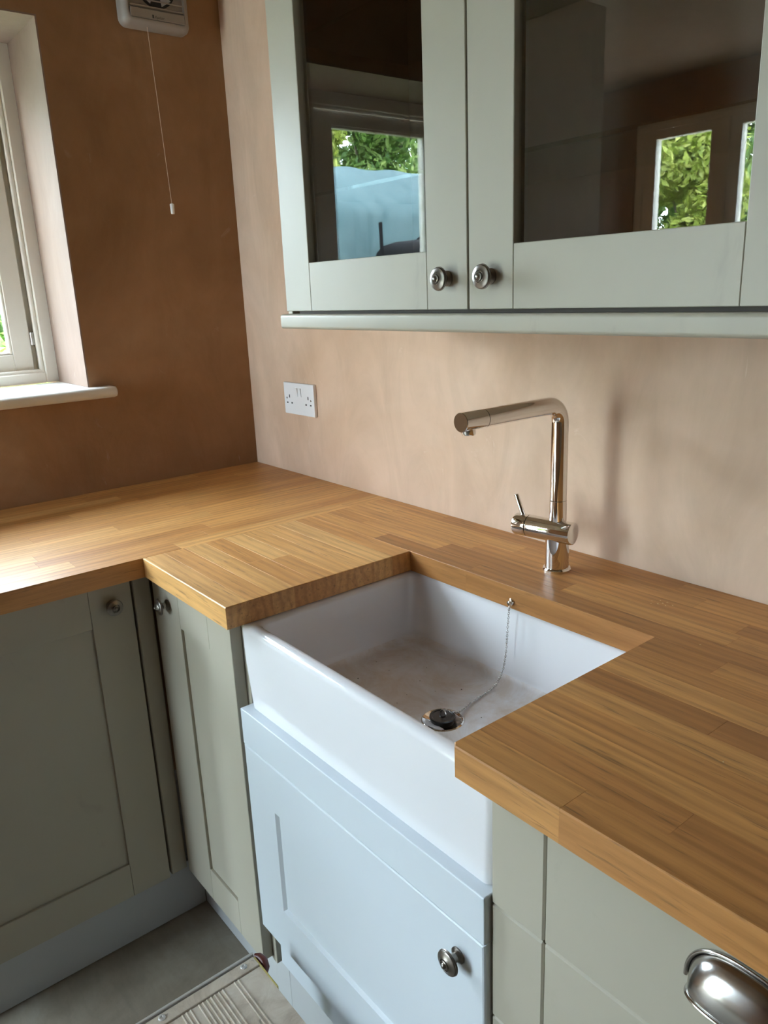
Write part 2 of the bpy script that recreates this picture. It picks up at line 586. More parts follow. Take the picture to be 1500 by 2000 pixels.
def window_frame():
    fr = [('jamb', xf - 0.075, xf, WY0 - 0.036, WY0, WZ0, WZ1),
          ('jamb', xf - 0.075, xf, WY1, WY1 + 0.036, WZ0, WZ1),
          ('head', xf - 0.075, xf, WY1 + 0.036, WY0 - 0.036, WZ1 - 0.046, WZ1),
          ('bottom_rail', xf - 0.075, xf, WY1 + 0.036, WY0 - 0.036, WZ0, WZ0 + 0.030),
          ('mullion', xf - 0.075, xf, -1.085, -1.035, WZ0 + 0.030, WZ1 - 0.046)]
    for n, *b in fr:
        box(n, 'joinery', *b, 0.003, win)
    # ovolo bead round each light
    for (ya, yb) in ((WY0 - 0.036, -1.035), (-1.085, WY1 + 0.036)):
        for k, (p, q) in enumerate((((ya, WZ0 + 0.03), (ya, WZ1 - 0.046)), ((yb, WZ0 + 0.03), (yb, WZ1 - 0.046)), ((ya, WZ0 + 0.032), (yb, WZ0 + 0.032)), ((ya, WZ1 - 0.048), (yb, WZ1 - 0.048)))):
            s = -1 if p[0] == ya else 1
            o1 = s * 0.005 if p[0] == q[0] else 0
            tube('bead', 'joinery', [(xf - 0.014, p[0] + o1, p[1]), (xf - 0.014, q[0] + o1, q[1])], 0.007, 10, win)
    # casements
    for (ya, yb, dx) in ((WY0 - 0.056, -1.040, 0.0), (-1.090, WY1 + 0.041, 0.0)):
        z0, z1 = WZ0 + 0.036, WZ1 - 0.052
        sw, bw = 0.050, 0.046
        xs0, xs1 = xf - 0.072, xf - 0.030
        w2 = 0.086 if ya < -1.0 else sw
        ca = empty('casement', (xs0, (ya + yb) / 2, z0), parent=win)
        box('stile', 'joinery', xs0, xs1, ya - w2, ya, z0, z1, 0.002, ca)
        box('stile', 'joinery', xs0, xs1, yb, yb + sw + 0.03, z0, z1, 0.002, ca)
        box('rail', 'joinery', xs0, xs1, yb + sw + 0.03, ya - w2, z0, z0 + bw, 0.002, ca)
        box('rail', 'joinery', xs0, xs1, yb + sw + 0.03, ya - w2, z1 - bw, z1, 0.002, ca)
        yA, yB, zA, zB = ya - w2, yb + sw + 0.03, z0 + bw, z1 - bw
        for q in range(4):
            b = [(xs0 + 0.012, xs1 - 0.004, yA - 0.007, yA, zA, zB), (xs0 + 0.012, xs1 - 0.004, yB, yB + 0.007, zA, zB),
                 (xs0 + 0.012, xs1 - 0.004, yB + 0.007, yA - 0.007, zA, zA + 0.007), (xs0 + 0.012, xs1 - 0.004, yB + 0.007, yA - 0.007, zB - 0.007, zB)][q]
            box('glazing_bead', 'joinery', *b, 0.002, ca)
        box('pane', 'window_glass', xs0 + 0.016, xs0 + 0.020, yB, yA, zA, zB, 0, ca)
    # closer boards behind the gap between frame and casement
    box('rebate', 'joinery', xf - 0.075, xf - 0.066, WY0 - 0.058, WY0 - 0.03, WZ0, WZ1, 0.001, win)
    h = box('hinge_plate', 'steel', xf - 0.034, xf - 0.028, WY0 - 0.054, WY0 - 0.040, 1.290, 1.325, 0.001, win)
    h['label'] = 'small steel hinge plate'
    # plaster reveal, its colour darkened to offset the window light
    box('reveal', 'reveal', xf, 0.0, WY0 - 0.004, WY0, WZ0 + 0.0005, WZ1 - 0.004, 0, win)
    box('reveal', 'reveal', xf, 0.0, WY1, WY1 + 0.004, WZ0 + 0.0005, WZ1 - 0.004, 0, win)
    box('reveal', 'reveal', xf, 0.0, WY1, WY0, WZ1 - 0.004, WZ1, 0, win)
    # bullnose sill board
    bm = bmesh.new()
    y0s, y1s = WY1 - 0.06, -0.412
    bm_loops(bm, [[(x - xf, y, z - WZ0) for x, z in ((xf, WZ0 - 0.028), (xf, WZ0), (0.001, WZ0), (0.001, WZ0 - 0.028))] for y in (WY1 + 0.002, WY0 - 0.002)])
    loops = []
    for y, k in ((y0s, 0.010), (y0s + 0.003, 0.004), (y0s + 0.010, 0.0), (y1s - 0.010, 0.0), (y1s - 0.003, 0.004), (y1s, 0.010)):
        zt_, zb_ = WZ0 - k * 0.35, WZ0 - 0.028 + k * 0.35
        rr_ = (zt_ - zb_) / 2
        pr_ = [(0.001, zb_), (0.001, zt_)]
        for q in range(9):
            a = math.radians(90 - 180 * q / 8)
            pr_.append((0.032 - k + rr_ * math.cos(a), (zt_ + zb_) / 2 + rr_ * math.sin(a)))
        loops.append([(x - xf, y, z - WZ0) for x, z in pr_])
    bm_loops(bm, loops)
    o = from_bm('sill_board', bm, 'sill', win, (xf, 0, WZ0), True, 50)
    o['label'] = 'white bullnose window board'


window_frame()

# window in the wall behind the camera -------------------------------------
w2 = empty('window_2', ((FX0 + FX1) / 2, RY - 0.2, FZ0))
w2['kind'] = 'structure'
w2['label'] = 'glazed two-leaf garden door facing the sink, seen mirrored in the cabinet glass'
yf = RY - 0.01
box('head', 'joinery', FX0, FX1, yf - 0.07, yf, FZ1 - 0.040, FZ1, 0.003, w2)
box('bottom_rail', 'joinery', FX0, FX1, yf - 0.07, yf, FZ0, FZ0 + 0.045, 0.003, w2)
for (xa, xb) in ((FX0, FX0 + 0.045), (-0.175, -0.130), (FX1 - 0.045, FX1)):
    box('mullion', 'joinery', xa, xb, yf - 0.07, yf, FZ0 + 0.045, FZ1 - 0.040, 0.003, w2)
for (xa, xb, sa, sb) in ((FX0 + 0.045, -0.175, 0.070, 0.058), (-0.130, FX1 - 0.045, 0.060, 0.060)):
    ca = empty('casement', ((xa + xb) / 2, yf - 0.05, FZ0 + 0.045), parent=w2)
    za, zb = FZ0 + 0.045, FZ1 - 0.040
    box('stile', 'joinery', xa, xa + sa, yf - 0.062, yf - 0.012, za, zb, 0.002, ca)
    box('stile', 'joinery', xb - sb, xb, yf - 0.062, yf - 0.012, za, zb, 0.002, ca)
    box('rail', 'joinery', xa + sa, xb - sb, yf - 0.062, yf - 0.012, za, za + 0.05, 0.002, ca)
    box('rail', 'joinery', xa + sa, xb - sb, yf - 0.062, yf - 0.012, zb - 0.043, zb, 0.002, ca)
    box('pane', 'window_glass', xa + sa, xb - sb, yf - 0.042, yf - 0.038, za + 0.05, zb - 0.043, 0, ca)


# ------------------------------------------------------------------ worktops of glued oak staves
def stave(outline, parent, chamfer, along='x', tone=(0.2, 0.8)):
    """outline: CCW polygon in world xy; chamfer per edge i (edge i = outline[i] -> outline[i+1])"""
    n = len(outline)
    cx = sum(p[0] for p in outline) / n
    cy = sum(p[1] for p in outline) / n
    pts = [Vector((p[0] - cx, p[1] - cy)) for p in outline]
    ch = chamfer if isinstance(chamfer, (list, tuple)) else [chamfer] * n
    # inset polygon for the chamfered top
    ins = []
    for i in range(n):
        a, b, c = pts[i - 1], pts[i], pts[(i + 1) % n]
        d1, d2 = (b - a).normalized(), (c - b).normalized()
        n1, n2 = Vector((-d1.y, d1.x)), Vector((-d2.y, d2.x))
        o1, o2 = ch[i - 1], ch[i]
        den = n1.x * n2.y - n1.y * n2.x
        if abs(den) < 1e-6:
            ins.append(b + n1 * o1)
        else:
            ins.append(b + Vector(((o1 * n2.y - o2 * n1.y) / den, (o2 * n1.x - o1 * n2.x) / den)))
    bot = [bmv for bmv in pts]
    bm = bmesh.new()
    if along == 'y':         # keep the grain on the local x axis
        R = lambda v: Vector((v.y, -v.x))
    else:
        R = lambda v: v

    loops = [[(*R(p), -T) for p in bot]]
    mid = []
    for i, p in enumerate(pts):
        c = max(ch[i - 1], ch[i])
        mid.append((*R(p), -c))
    loops.append(mid)
    loops.append([(*R(p), 0.0) for p in ins])
    bm_loops(bm, loops)
    o = from_bm('stave', bm, 'oak', None, (cx, cy, H))
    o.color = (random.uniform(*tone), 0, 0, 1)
    if along == 'y':
        o.rotation_euler = (0, 0, math.pi / 2)
    attach(o, parent)
    return o


CH = 0.00022
FRONT = 0.0016


def splits(a, b, lo, hi, first):
    out = [a]
    x = a + first
    while x < b - lo * 0.6:
        out.append(x)
        x += random.uniform(lo, hi)
    out.append(b)
    return out


wl = empty('worktop', (DL / 2, -0.58, H - T), 'oak stave worktop running along the window wall to the corner', 'worktop', 'oak worktops')
NL = 14
for r in range(NL):
    xa, xb = DL * r / NL, DL * (r + 1) / NL
    if r == 0:
        xa = 0.0012
    ys = splits(0.0012, 1.165, 0.26, 0.62, random.uniform(0.08, 0.5))
    for ya, yb in zip(ys, ys[1:]):
        front = r == NL - 1
        stave([(xa, -yb), (xb, -yb), (xb, -ya), (xa, -ya)], wl, [CH, FRONT if front and yb > DB + 0.05 else CH, CH, CH], 'y', (0.30, 0.95))  # paler tone range also carries light from the window

wr = empty('worktop', (1.8, -0.31, H - T), 'oak stave worktop with the sink cut-out, carrying the tap', 'worktop', 'oak worktops')
NR = 14
rows = [YC * k / 5 for k in range(6)] + [YC + (DB - YC) * k / 9 for k in range(1, 10)]
for r in range(NR):
    ya, yb = rows[r], rows[r + 1]
    if r == 0:
        ya = 0.0012
    spans = [(DL + 0.0002, 2.60)] if r < 5 else [(DL + 0.0002, XS0), (XS1, 2.60)]
    for (sa, sb) in spans:
        xs = splits(sa, sb, 0.22, 0.62, random.uniform(0.10, 0.45))
        for k, (xa, xb) in enumerate(zip(xs, xs[1:])):
            front = r == NR - 1
            pts = [(xa, -yb), (xb, -yb), (xb, -ya), (xa, -ya)]
            ch = [FRONT if front else CH, CH, CH, CH]
            if r == 4 and xb > XS0 and xa < XS1:
                ch[0] = 0.0006
            if r >= 5 and abs(xb - XS0) < 1e-6:
                ch[1] = 0.0010
            if r >= 5 and abs(xa - XS1) < 1e-6:
                ch[3] = 0.0010
                if front:
                    c = 0.006
                    pts = [(xa + c, -yb), (xb, -yb), (xb, -ya), (xa, -ya), (xa, -yb + c)]
                    ch = [FRONT, CH, CH, 0.001, 0.0012]
            stave(pts, wr, ch, 'x', (0.40, 1.0) if xb < XS0 + 0.15 else (0.05, 0.72))  # paler left of the sink: part timber, part window light in the tone


# ------------------------------------------------------------------ knobs and doors
KNOB = [(0.0, 0.0108), (0.0018, 0.0108), (0.0030, 0.0090), (0.0055, 0.0060), (0.0105, 0.0060), (0.0140, 0.0092), (0.0155, 0.0150), (0.0162, 0.0164), (0.0172, 0.0170),
        (0.0182, 0.0166), (0.0184, 0.0158), (0.0190, 0.0157), (0.0196, 0.0162), (0.0204, 0.0156), (0.0208, 0.0146), (0.0216, 0.0120), (0.0228, 0.0092), (0.0236, 0.0080), (0.0222, 0.0072),
        (0.0224, 0.0066), (0.0246, 0.0063), (0.0250, 0.0056), (0.0240, 0.0046), (0.0242, 0.0040), (0.0262, 0.0036), (0.0276, 0.0022), (0.0280, 0.0)]


def knob(parent, p, axis):
    o = lathe('knob', 'pewter', p, axis, KNOB, 40, parent, 38)
    o['label'] = 'dark pewter ringed door knob'
    return o


class Frame:
    """shaker door in a plane. kind 'y': faces -y at y=face, a = x.  kind 'x': faces +x at x=face, a = y"""

    def __init__(s, kind, face, mat):
        s.k, s.f, s.m = kind, face, mat

    def b(s, name, a0, a1, z0, z1, d0, d1, bev, parent, mat=None):
        mat = mat or s.m
        if s.k == 'y':
            return box(name, mat, a0, a1, s.f + d0, s.f + d1, z0, z1, bev, parent)
        return box(name, mat, s.f - d1, s.f - d0, a0, a1, z0, z1, bev, parent)


def shaker(parent, fr, a0, a1, z0, z1, sw0, sw1, rt_, rb, recess=0.006, panel=True, thick=0.022, bev=0.0009, gap=0.0003):
    loc = ((a0 + a1) / 2, fr.f, z0) if fr.k == 'y' else (fr.f, (a0 + a1) / 2, z0)
    d = empty('door', loc, parent=parent)
    fr.b('stile', a0, a0 + sw0 - gap, z0, z1, 0, thick, bev, d)
    fr.b('stile', a1 - sw1 + gap, a1, z0, z1, 0, thick, bev, d)
    fr.b('rail', a0 + sw0, a1 - sw1, z1 - rt_, z1, 0.0001, thick, bev, d)
    fr.b('rail', a0 + sw0, a1 - sw1, z0, z0 + rb, 0.0001, thick, bev, d)
    if panel:
        fr.b('panel', a0 + sw0 - 0.004, a1 - sw1 + 0.004, z0 + rb - 0.004, z1 - rt_ + 0.004, recess, thick - 0.004, 0, d)
    return d


# ------------------------------------------------------------------ base units on the window wall
ZB, ZT = 0.147, H - T - 0.004
XD = 0.598
bl = empty('base_cabinet', (0.3, -0.89, 0.0), 'shaded sage green base cabinet under the worktop along the window wall', 'cabinet', 'base cabinets')
box('carcass', 'sage', 0.02, XD - 0.023, -1.145, -0.645, ZB - 0.01, H - T - 0.001, 0.001, bl)
dl = shaker(bl, Frame('x', XD, 'sage'), -1.140, -0.6425, ZB, ZT, 0.084, 0.084, 0.086, 0.082)
knob(dl, (XD, -0.684, 0.820), (1, 0, 0))
fp = box('corner_post', 'sage', 0.575, XD - 0.004, -0.6365, -0.600, ZB, H - T - 0.001, 0.002)
tag(fp, 'narrow sage filler post in the inner corner between the two base cabinets', 'filler post')
pl = box('plinth', 'plinth', 0.540, 0.560, -1.145, -0.552, 0.001, ZB - 0.011, 0.001)
tag(pl, 'grey-white plinth board under the window-wall cabinets', 'plinth', 'plinth boards')

# corner unit on the sink wall
YD = -0.600
bc = empty('base_cabinet', (0.77, -0.3, 0.0), 'narrow sage corner cabinet left of the sink, chipped panel edge', 'cabinet', 'base cabinets')
box('carcass', 'sage', 0.600, 0.934, YD + 0.023, -0.02, ZB - 0.01, H - T - 0.001, 0.001, bc)
dc = shaker(bc, Frame('y', YD, 'sage'), 0.604, 0.936, ZB, ZT, 0.121, 0.088, 0.082, 0.080)
knob(dc, (0.674, YD, 0.820), (0, -1, 0))
box('side_panel', 'sage', 0.9345, 0.9500, -0.578, -0.02, 0.1370, H - T - 0.001, 0.001, bc)
pl2 = box('plinth', 'plinth', 0.5605, 0.945, -0.551, -0.535, 0.001, ZB - 0.011, 0.001)
tag(pl2, 'grey-white plinth board under the narrow corner cabinet', 'plinth', 'plinth boards')

# sink unit
YS = -0.608
bs = empty('sink_cabinet', (1.25, -0.3, 0.0), 'pale blue-white cabinet below the sink with one door', 'cabinet', 'base cabinets')
box('carcass', 'white_door', 0.964, 1.537, -0.575, -0.02, 0.150, 0.610, 0.001, bs)
o = box('top_panel', 'white_door', 0.963, 1.5410, YS, -0.578, 0.6508, 0.7185, 0.0016, bs, 2)
fs = Frame('y', YS, 'white_door')
# one-piece door with a milled recess
bm = bmesh.new()
A0, A1, Z0, Z1 = 0.963, 1.5410, 0.261, 0.6500
ra0, ra1, rz0, rz1 = A0 + 0.090, A1 - 0.085, Z0 + 0.094, Z1 - 0.092
c0 = ((A0 + A1) / 2, YS, Z0)


def rect(a0, a1, z0, z1, y):
    return [(a0 - c0[0], y, z0 - c0[2]), (a1 - c0[0], y, z0 - c0[2]), (a1 - c0[0], y, z1 - c0[2]), (a0 - c0[0], y, z1 - c0[2])]


e = 0.0034
bm_loops(bm, [rect(A0, A1, Z0, Z1, 0.022), rect(A0, A1, Z0, Z1, e), rect(A0 + e * 0.4, A1 - e * 0.4, Z0 + e * 0.4, Z1 - e * 0.4, e * 0.3), rect(A0 + e, A1 - e, Z0 + e, Z1 - e, 0.0),
              rect(ra0, ra1, rz0, rz1, 0.0), rect(ra0 + 0.005, ra1 - 0.005, rz0 + 0.005, rz1 - 0.005, 0.0055)])
dr = from_bm('door', bm, 'white_door', bs, c0)
knob(dr, (1.4965, YS, 0.604), (0, -1, 0))
pl3 = box('plinth', 'plinth', 0.9455, 1.80, -0.551, -0.535, 0.001, 0.136, 0.001)
tag(pl3, 'pale plinth board under the sink cabinet beside the platform', 'plinth', 'plinth boards')

# drawer unit
YW = -0.597
bd = empty('drawer_cabinet', (1.95, -0.3, 0.0), 'sage green drawer cabinet right of the sink with a cup handle', 'cabinet', 'base cabinets')
box('carcass', 'sage', 1.5445, 2.44, YW + 0.023, -0.02, ZB - 0.01, H - T - 0.001, 0.001, bd)
DX0, DX1 = 1.5418, 2.138


def cup_handle(parent, xc, zb):
    a, hh, dd, th = 0.052, 0.044, 0.026, 0.0018
    bm = bmesh.new()
    NU, NV = 36, 12

    def surf(a, hh, dd):
        g = []
        for i in range(NU + 1):
            u = math.pi * i / NU
            row = []
            for j in range(NV + 1):
                v = (math.pi / 2) * j / NV
                # v=0 against the drawer, v=90deg the front lip
                cu = math.copysign(abs(math.cos(u)) ** 0.75, math.cos(u))
                su = abs(math.sin(u)) ** 0.85
                row.append((a * cu * (1 - 0.10 * math.sin(v)), -dd * math.sin(v) * (abs(math.sin(u)) ** 0.45), hh * su * math.cos(v)))
            g.append(row)
        return g
    outer = surf(a, hh, dd)
    inner = surf(a - th, hh - th, dd - th)
    vo = [[bm.verts.new(p) for p in row] for row in outer]
    vi = [[bm.verts.new(p) for p in row] for row in inner]
    for i in range(NU):
        for j in range(NV):
            bm.faces.new((vo[i][j], vo[i + 1][j], vo[i + 1][j + 1], vo[i][j + 1]))
            bm.faces.new((vi[i][j], vi[i][j + 1], vi[i + 1][j + 1], vi[i + 1][j]))
        bm.faces.new((vo[i][NV], vo[i + 1][NV], vi[i + 1][NV], vi[i][NV]))
    bmesh.ops.remove_doubles(bm, verts=bm.verts[:], dist=1e-5)
    o = from_bm('cup_handle', bm, 'cup_metal', parent, (xc, YW - 0.001, zb), True, 60)
    o['label'] = 'polished pewter cup handle'
    # rolled flange against the drawer front and lip along the opening
    pts = []
    for i in range(41):
        u = math.pi * i / 40
        cu = math.copysign(abs(math.cos(u)) ** 0.75, math.cos(u))
        pts.append((xc + (a + 0.002) * cu, YW - 0.002, zb + (hh + 0.002) * abs(math.sin(u)) ** 0.85))
    tube('flange', 'cup_metal', pts, 0.0020, 10, o)
    pts = [(xc + a * 0.90 * math.copysign(abs(math.cos(math.pi * i / 40)) ** 0.75, math.cos(math.pi * i / 40)), YW - 0.0015 - dd * abs(math.sin(math.pi * i / 40)) ** 0.45, zb) for i in range(41)]
    tube('lip', 'cup_metal', pts, 0.0017, 8, o)


for (z0, z1) in ((0.7081, ZT), (0.5422, 0.7074), (0.3456, 0.5415), (ZB, 0.3449)):
    d = empty('drawer', ((DX0 + DX1) / 2, YW, z0), parent=bd)
    fy = Frame('y', YW, 'sage')
    fy.b('stile', DX0, 1.6194, z0, z1, 0, 0.022, 0.0024, d)
    fy.b('drawer_front', 1.6202, DX1 - 0.0792, z0, z1, 0.0, 0.022, 0.0024, d)
    fy.b('stile', DX1 - 0.0785, DX1, z0, z1, 0, 0.022, 0.0024, d)
    cup_handle(d, 1.836, z0 + (0.091 if z1 == ZT else 0.07))
pl4 = box('plinth', 'plinth', 1.8005, 2.44, -0.551, -0.535, 0.001, ZB - 0.011, 0.001)
tag(pl4, 'plinth board under the drawer cabinet', 'plinth', 'plinth boards')

# ------------------------------------------------------------------ sink
sk = empty('sink', (1.249, -0.39, 0.60), 'white ceramic apron-front sink set under the oak worktop', 'sink')
ZR = H - T - 0.0015
bm = bmesh.new()
L = []
NC = 8


def ring(x0, x1, y0, y1, r, z):
    return [(x - 1.249, y + 0.39, z - 0.60) for x, y in rrect(x0, x1, y0, y1, r, NC)]


ox0, ox1, oy0, oy1 = 0.9535, 1.5395, -0.5900, -0.185
L.append(ring(ox0 + 0.030, ox1 - 0.012, oy0 + 0.006, oy1 - 0.02, 0.012, 0.612))
L.append(ring(ox0 + 0.024, ox1 - 0.008, oy0 + 0.002, oy1 - 0.018, 0.014, 0.64))
L.append(ring(ox0 + 0.014, ox1 - 0.004, oy0, oy1 - 0.01, 0.014, 0.73))
L.append(ring(ox0 + 0.003, ox1 - 0.001, oy0, oy1 - 0.002, 0.014, 0.80))
L.append(ring(ox0, ox1, oy0, oy1, 0.014, ZR - 0.011))
for a in (22, 45, 68, 90):
    k = 0.011 * (1 - math.cos(math.radians(a)))
    L.append(ring(ox0 + k, ox1 - k, oy0 + k, oy1 - k, 0.014, ZR - 0.011 + 0.011 * math.sin(math.radians(a))))
ix0, ix1, iy0, iy1 = 0.9760, 1.5170, -0.5650, -0.2140
for a in (0, 30, 60, 90):
    k = 0.010 * (1 - math.sin(math.radians(a)))
    L.append(ring(ix0 - k, ix1 + k, iy0 - k, iy1 + k, 0.022, ZR - 0.010 + 0.010 * math.cos(math.radians(a))))
ZF = 0.735
L.append(ring(ix0 + 0.002, ix1 - 0.002, iy0 + 0.002, iy1 - 0.006, 0.026, 0.80))
cr = 0.020
for a in (0, 25, 50, 70, 90):
    k = cr * (1 - math.cos(math.radians(a)))
    L.append(ring(ix0 + 0.003 + k, ix1 - 0.003 - k, iy0 + 0.003 + k, iy1 - 0.010 - k, 0.028, ZF + cr - cr * math.sin(math.radians(a)) + 0.002))
bm_loops(bm, L, True, False)
last = [v for v in bm.verts][-4 * (NC + 1):]
dcx, dcy, dr_ = 1.247 - 1.249, -0.398 + 0.39, 0.030
nl = len(last)
inner = []
for v in last:
    a = math.atan2(v.co.y - dcy, v.co.x - dcx)
    inner.append(bm.verts.new((dcx + dr_ * math.cos(a), dcy + dr_ * math.sin(a), ZF - 0.60)))
low = [bm.verts.new((dcx + (v.co.x - dcx) * 0.6, dcy + (v.co.y - dcy) * 0.6, v.co.z - 0.012)) for v in inner]
for i in range(nl):
    j = (i + 1) % nl
    bm.faces.new((last[i], last[j], inner[j], inner[i]))
    bm.faces.new((inner[i], inner[j], low[j], low[i]))
bm.faces.new(low)
from_bm('basin', bm, 'ceramic', sk, (1.249, -0.39, 0.60), True, 60)
wst = lathe('waste_ring', 'chrome', (1.247, -0.398, ZF - 0.004), (0, 0, 1), [(0.0, 0.016), (0.001, 0.019), (0.003, 0.024), (0.0048, 0.030), (0.0058, 0.0325), (0.0046, 0.0345), (0.003, 0.0350), (-0.002, 0.034)], 48, sk)
wst['label'] = 'chrome waste ring'

# plug on its chain
pg = empty('sink_plug', (1.247, -0.398, ZF), 'black rubber sink plug on a fine ball chain from the worktop edge', 'plug')
plug = lathe('plug_body', 'rubber', (1.247, -0.398, ZF - 0.002), (0, 0, 1), [(-0.006, 0.016), (0.0, 0.0185), (0.006, 0.0205), (0.0085, 0.0212), (0.0105, 0.0205), (0.0105, 0.0175), (0.0095, 0.0165), (0.0098, 0.006), (0.0115, 0.0045), (0.0115, 0.0)], 40, pg)
pts = []
for k in range(13):
    a = math.pi * k / 12
    pts.append((1.247 - 0.006 * math.cos(a), -0.398 + 0.002, ZF + 0.009 + 0.009 * math.sin(a)))
tube('plug_ring', 'chrome', pts, 0.0011, 8, plug)
path = [(1.2335, -0.2275, 0.8765), (1.2345, -0.2305, 0.862), (1.2345, -0.2330, 0.835), (1.2350, -0.2360, 0.805), (1.2365, -0.2420, 0.780), (1.2375, -0.2490, 0.762), (1.2375, -0.258, 0.750),
        (1.2375, -0.270, 0.7415), (1.2375, -0.287, 0.7382), (1.2410, -0.317, 0.7380), (1.2450, -0.336, 0.7380), (1.2500, -0.355, 0.7384), (1.2540, -0.371, 0.7410), (1.2530, -0.380, 0.7450), (1.2490, -0.389, 0.7500), (1.2472, -0.396, 0.7525)]


def resample(path, step):
    P = [Vector(p) for p in path]
    # Catmull-Rom
    fine = []
    for i in range(len(P) - 1):
        p0, p1, p2, p3 = P[max(i - 1, 0)], P[i], P[i + 1], P[min(i + 2, len(P) - 1)]
        for k in range(20):
            t = k / 20
            fine.append(0.5 * ((2 * p1) + (p2 - p0) * t + (2 * p0 - 5 * p1 + 4 * p2 - p3) * t * t + (3 * p1 - p0 - 3 * p2 + p3) * t ** 3))
    fine.append(P[-1])
    out = [fine[0]]
    acc = 0
    for a, b in zip(fine, fine[1:]):
        acc += (b - a).length
        if acc >= step:
            out.append(b)
            acc = 0
    return out


bm = bmesh.new()
cp = resample(path, 0.0030)
org = Vector(path[0])
for i, p in enumerate(cp[:-1]):          # oval links, alternately turned
    d = (cp[i + 1] - p).normalized()
    _, u, w = basis(d)
    s = (u + w).normalized() if i % 2 else (u - w).normalized()
    c = (p + cp[i + 1]) / 2 - org
    lp = [c + d * 0.0025 * math.cos(2 * math.pi * k / 8) + s * 0.0016 * math.sin(2 * math.pi * k / 8) for k in range(8)]
    bm_tube(bm, lp, 0.00062, 5, closed=True)
ch = from_bm('chain', bm, 'steel', pg, org, True)
ch['kind'] = 'stuff'
ch['label'] = 'fine steel link chain'
st = lathe('chain_stay', 'chrome', (1.2335, -YC - 0.0003, 0.8830), (0, -1, 0), [(0, 0.0058), (0.0012, 0.0058), (0.0022, 0.0046), (0.0032, 0.0024), (0.0062, 0.0024), (0.0070, 0.0036), (0.0082, 0.0036), (0.0090, 0.0020), (0.0092, 0)], 28, pg)
st['label'] = 'chrome chain stay screwed to the worktop edge'
tube('split_ring', 'steel', [(1.2335 + 0.0035 * math.cos(2 * math.pi * k / 16), -0.2270, 0.8800 + 0.0052 * math.sin(2 * math.pi * k / 16)) for k in range(17)], 0.0007, 8, pg)

# ------------------------------------------------------------------ tap
BX, BY = 1.233, -0.104
tp = empty('mixer_tap', (BX, BY, H), 'tall chrome single-lever mixer tap with an angular swivel spout', 'tap')
lathe('base_ring', 'chrome', (BX, BY, H), (0, 0, 1), [(0, 0.0248), (0.0035, 0.0248), (0.0055, 0.0235), (0.006, 0.0212)], 56, tp)
lathe('body', 'chrome', (BX, BY, H + 0.0055), (0, 0, 1), [(0, 0.0207), (0.068, 0.0207), (0.0685, 0.020)], 56, tp)
va = Vector((math.cos(math.radians(9)), math.sin(math.radians(9)), 0))
vc = Vector((BX, BY - 0.006, 0.9835))
e0 = vc - va * 0.052
valve = lathe('valve_body', 'chrome', e0, va, [(0.0, 0.0195), (0.0005, 0.0200), (0.084, 0.0200), (0.0862, 0.0193), (0.0866, 0.0180), (0.0866, 0.0)], 56, tp)
cap = lathe('lever_cap', 'chrome', e0 - va * 0.0012, -va, [(0.0, 0.0195), (0.0005, 0.0200), (0.023, 0.0200), (0.0255, 0.0190), (0.0268, 0.0165), (0.0268, 0.0)], 56, tp)
lb = e0 - va * 0.0125 + Vector((0, 0, 0.016))
ld = Vector((-0.42, -0.06, 1.0)).normalized()
lathe('lever', 'chrome', lb, ld, [(0, 0.0044), (0.040, 0.0042), (0.0412, 0.0036), (0.0414, 0)], 24, cap)
RR = 0.0146
lathe('riser_sleeve', 'chrome', (BX, BY, 0.998), (0, 0, 1), [(0, 0.0150), (0.0392, 0.0150), (0.0398, 0.0144)], 48, tp)
ZA, LA, BR = 1.2035, 0.232, 0.030
pts = [(BX, BY, 1.0384)] + [(BX, BY, 1.0384 + (ZA - BR - 1.0384) * k / 6) for k in range(1, 7)]
for k in range(1, 13):
    a = math.radians(90 * k / 12)
    pts.append((BX, BY - BR * (1 - math.cos(a)), ZA - BR + BR * math.sin(a)))
pts += [(BX, BY - BR - (0.183 - BR) * k / 5, ZA) for k in range(1, 6)]
spout = tube('spout', 'chrome', pts, RR, 48, tp)
noz = lathe('spray_head', 'chrome', (BX, BY - 0.1838, ZA), (0, -1, 0), [(0, 0.0142), (0.0005, 0.0148), (LA - 0.1838 - 0.001, 0.0150), (LA - 0.1838, 0.0143), (LA - 0.1838, 0.0)], 48, tp)
lathe('aerator', 'chrome', (BX, BY - LA + 0.017, ZA - 0.010), (0, 0, -1), [(0, 0.0110), (0.0085, 0.0110), (0.0105, 0.0100), (0.0108, 0.0080), (0.0098, 0.0070), (0.0098, 0.0)], 32, noz)

# ------------------------------------------------------------------ wall cabinet
XW0, XW1, ZW0, ZW1, YF = 0.7605, 1.7310, 1.367, 2.15, -0.330
wc = empty('wall_cabinet', ((XW0 + XW1) / 2, -0.16, ZW0), 'sage wall cabinet with two glazed doors above the sink', 'cabinet')
box('end_panel', 'sage', 0.7425, 0.7575, YF + 0.014, -0.0012, ZW0 - 0.006, ZW1, 0.001, wc)
box('end_panel', 'sage', XW1 + 0.003, XW1 + 0.018, YF + 0.014, -0.0012, ZW0 - 0.006, ZW1, 0.001, wc)
box('bottom_board', 'sage', 0.7580, XW1 + 0.0025, YF + 0.025, -0.0012, ZW0 + 0.004, ZW0 + 0.020, 0.0005, wc)
box('top_board', 'sage', 0.7580, XW1 + 0.0025, YF + 0.025, -0.0012, ZW1 - 0.018, ZW1, 0.0005, wc)
box('back_board', 'cab_shade', 0.7580, XW1 + 0.0025, -0.009, -0.0015, ZW0 + 0.0205, ZW1 - 0.0185, 0, wc)
box('lining', 'cab_shade', 0.7580, 0.7620, YF + 0.030, -0.0095, ZW0 + 0.0205, ZW1 - 0.0185, 0, wc)
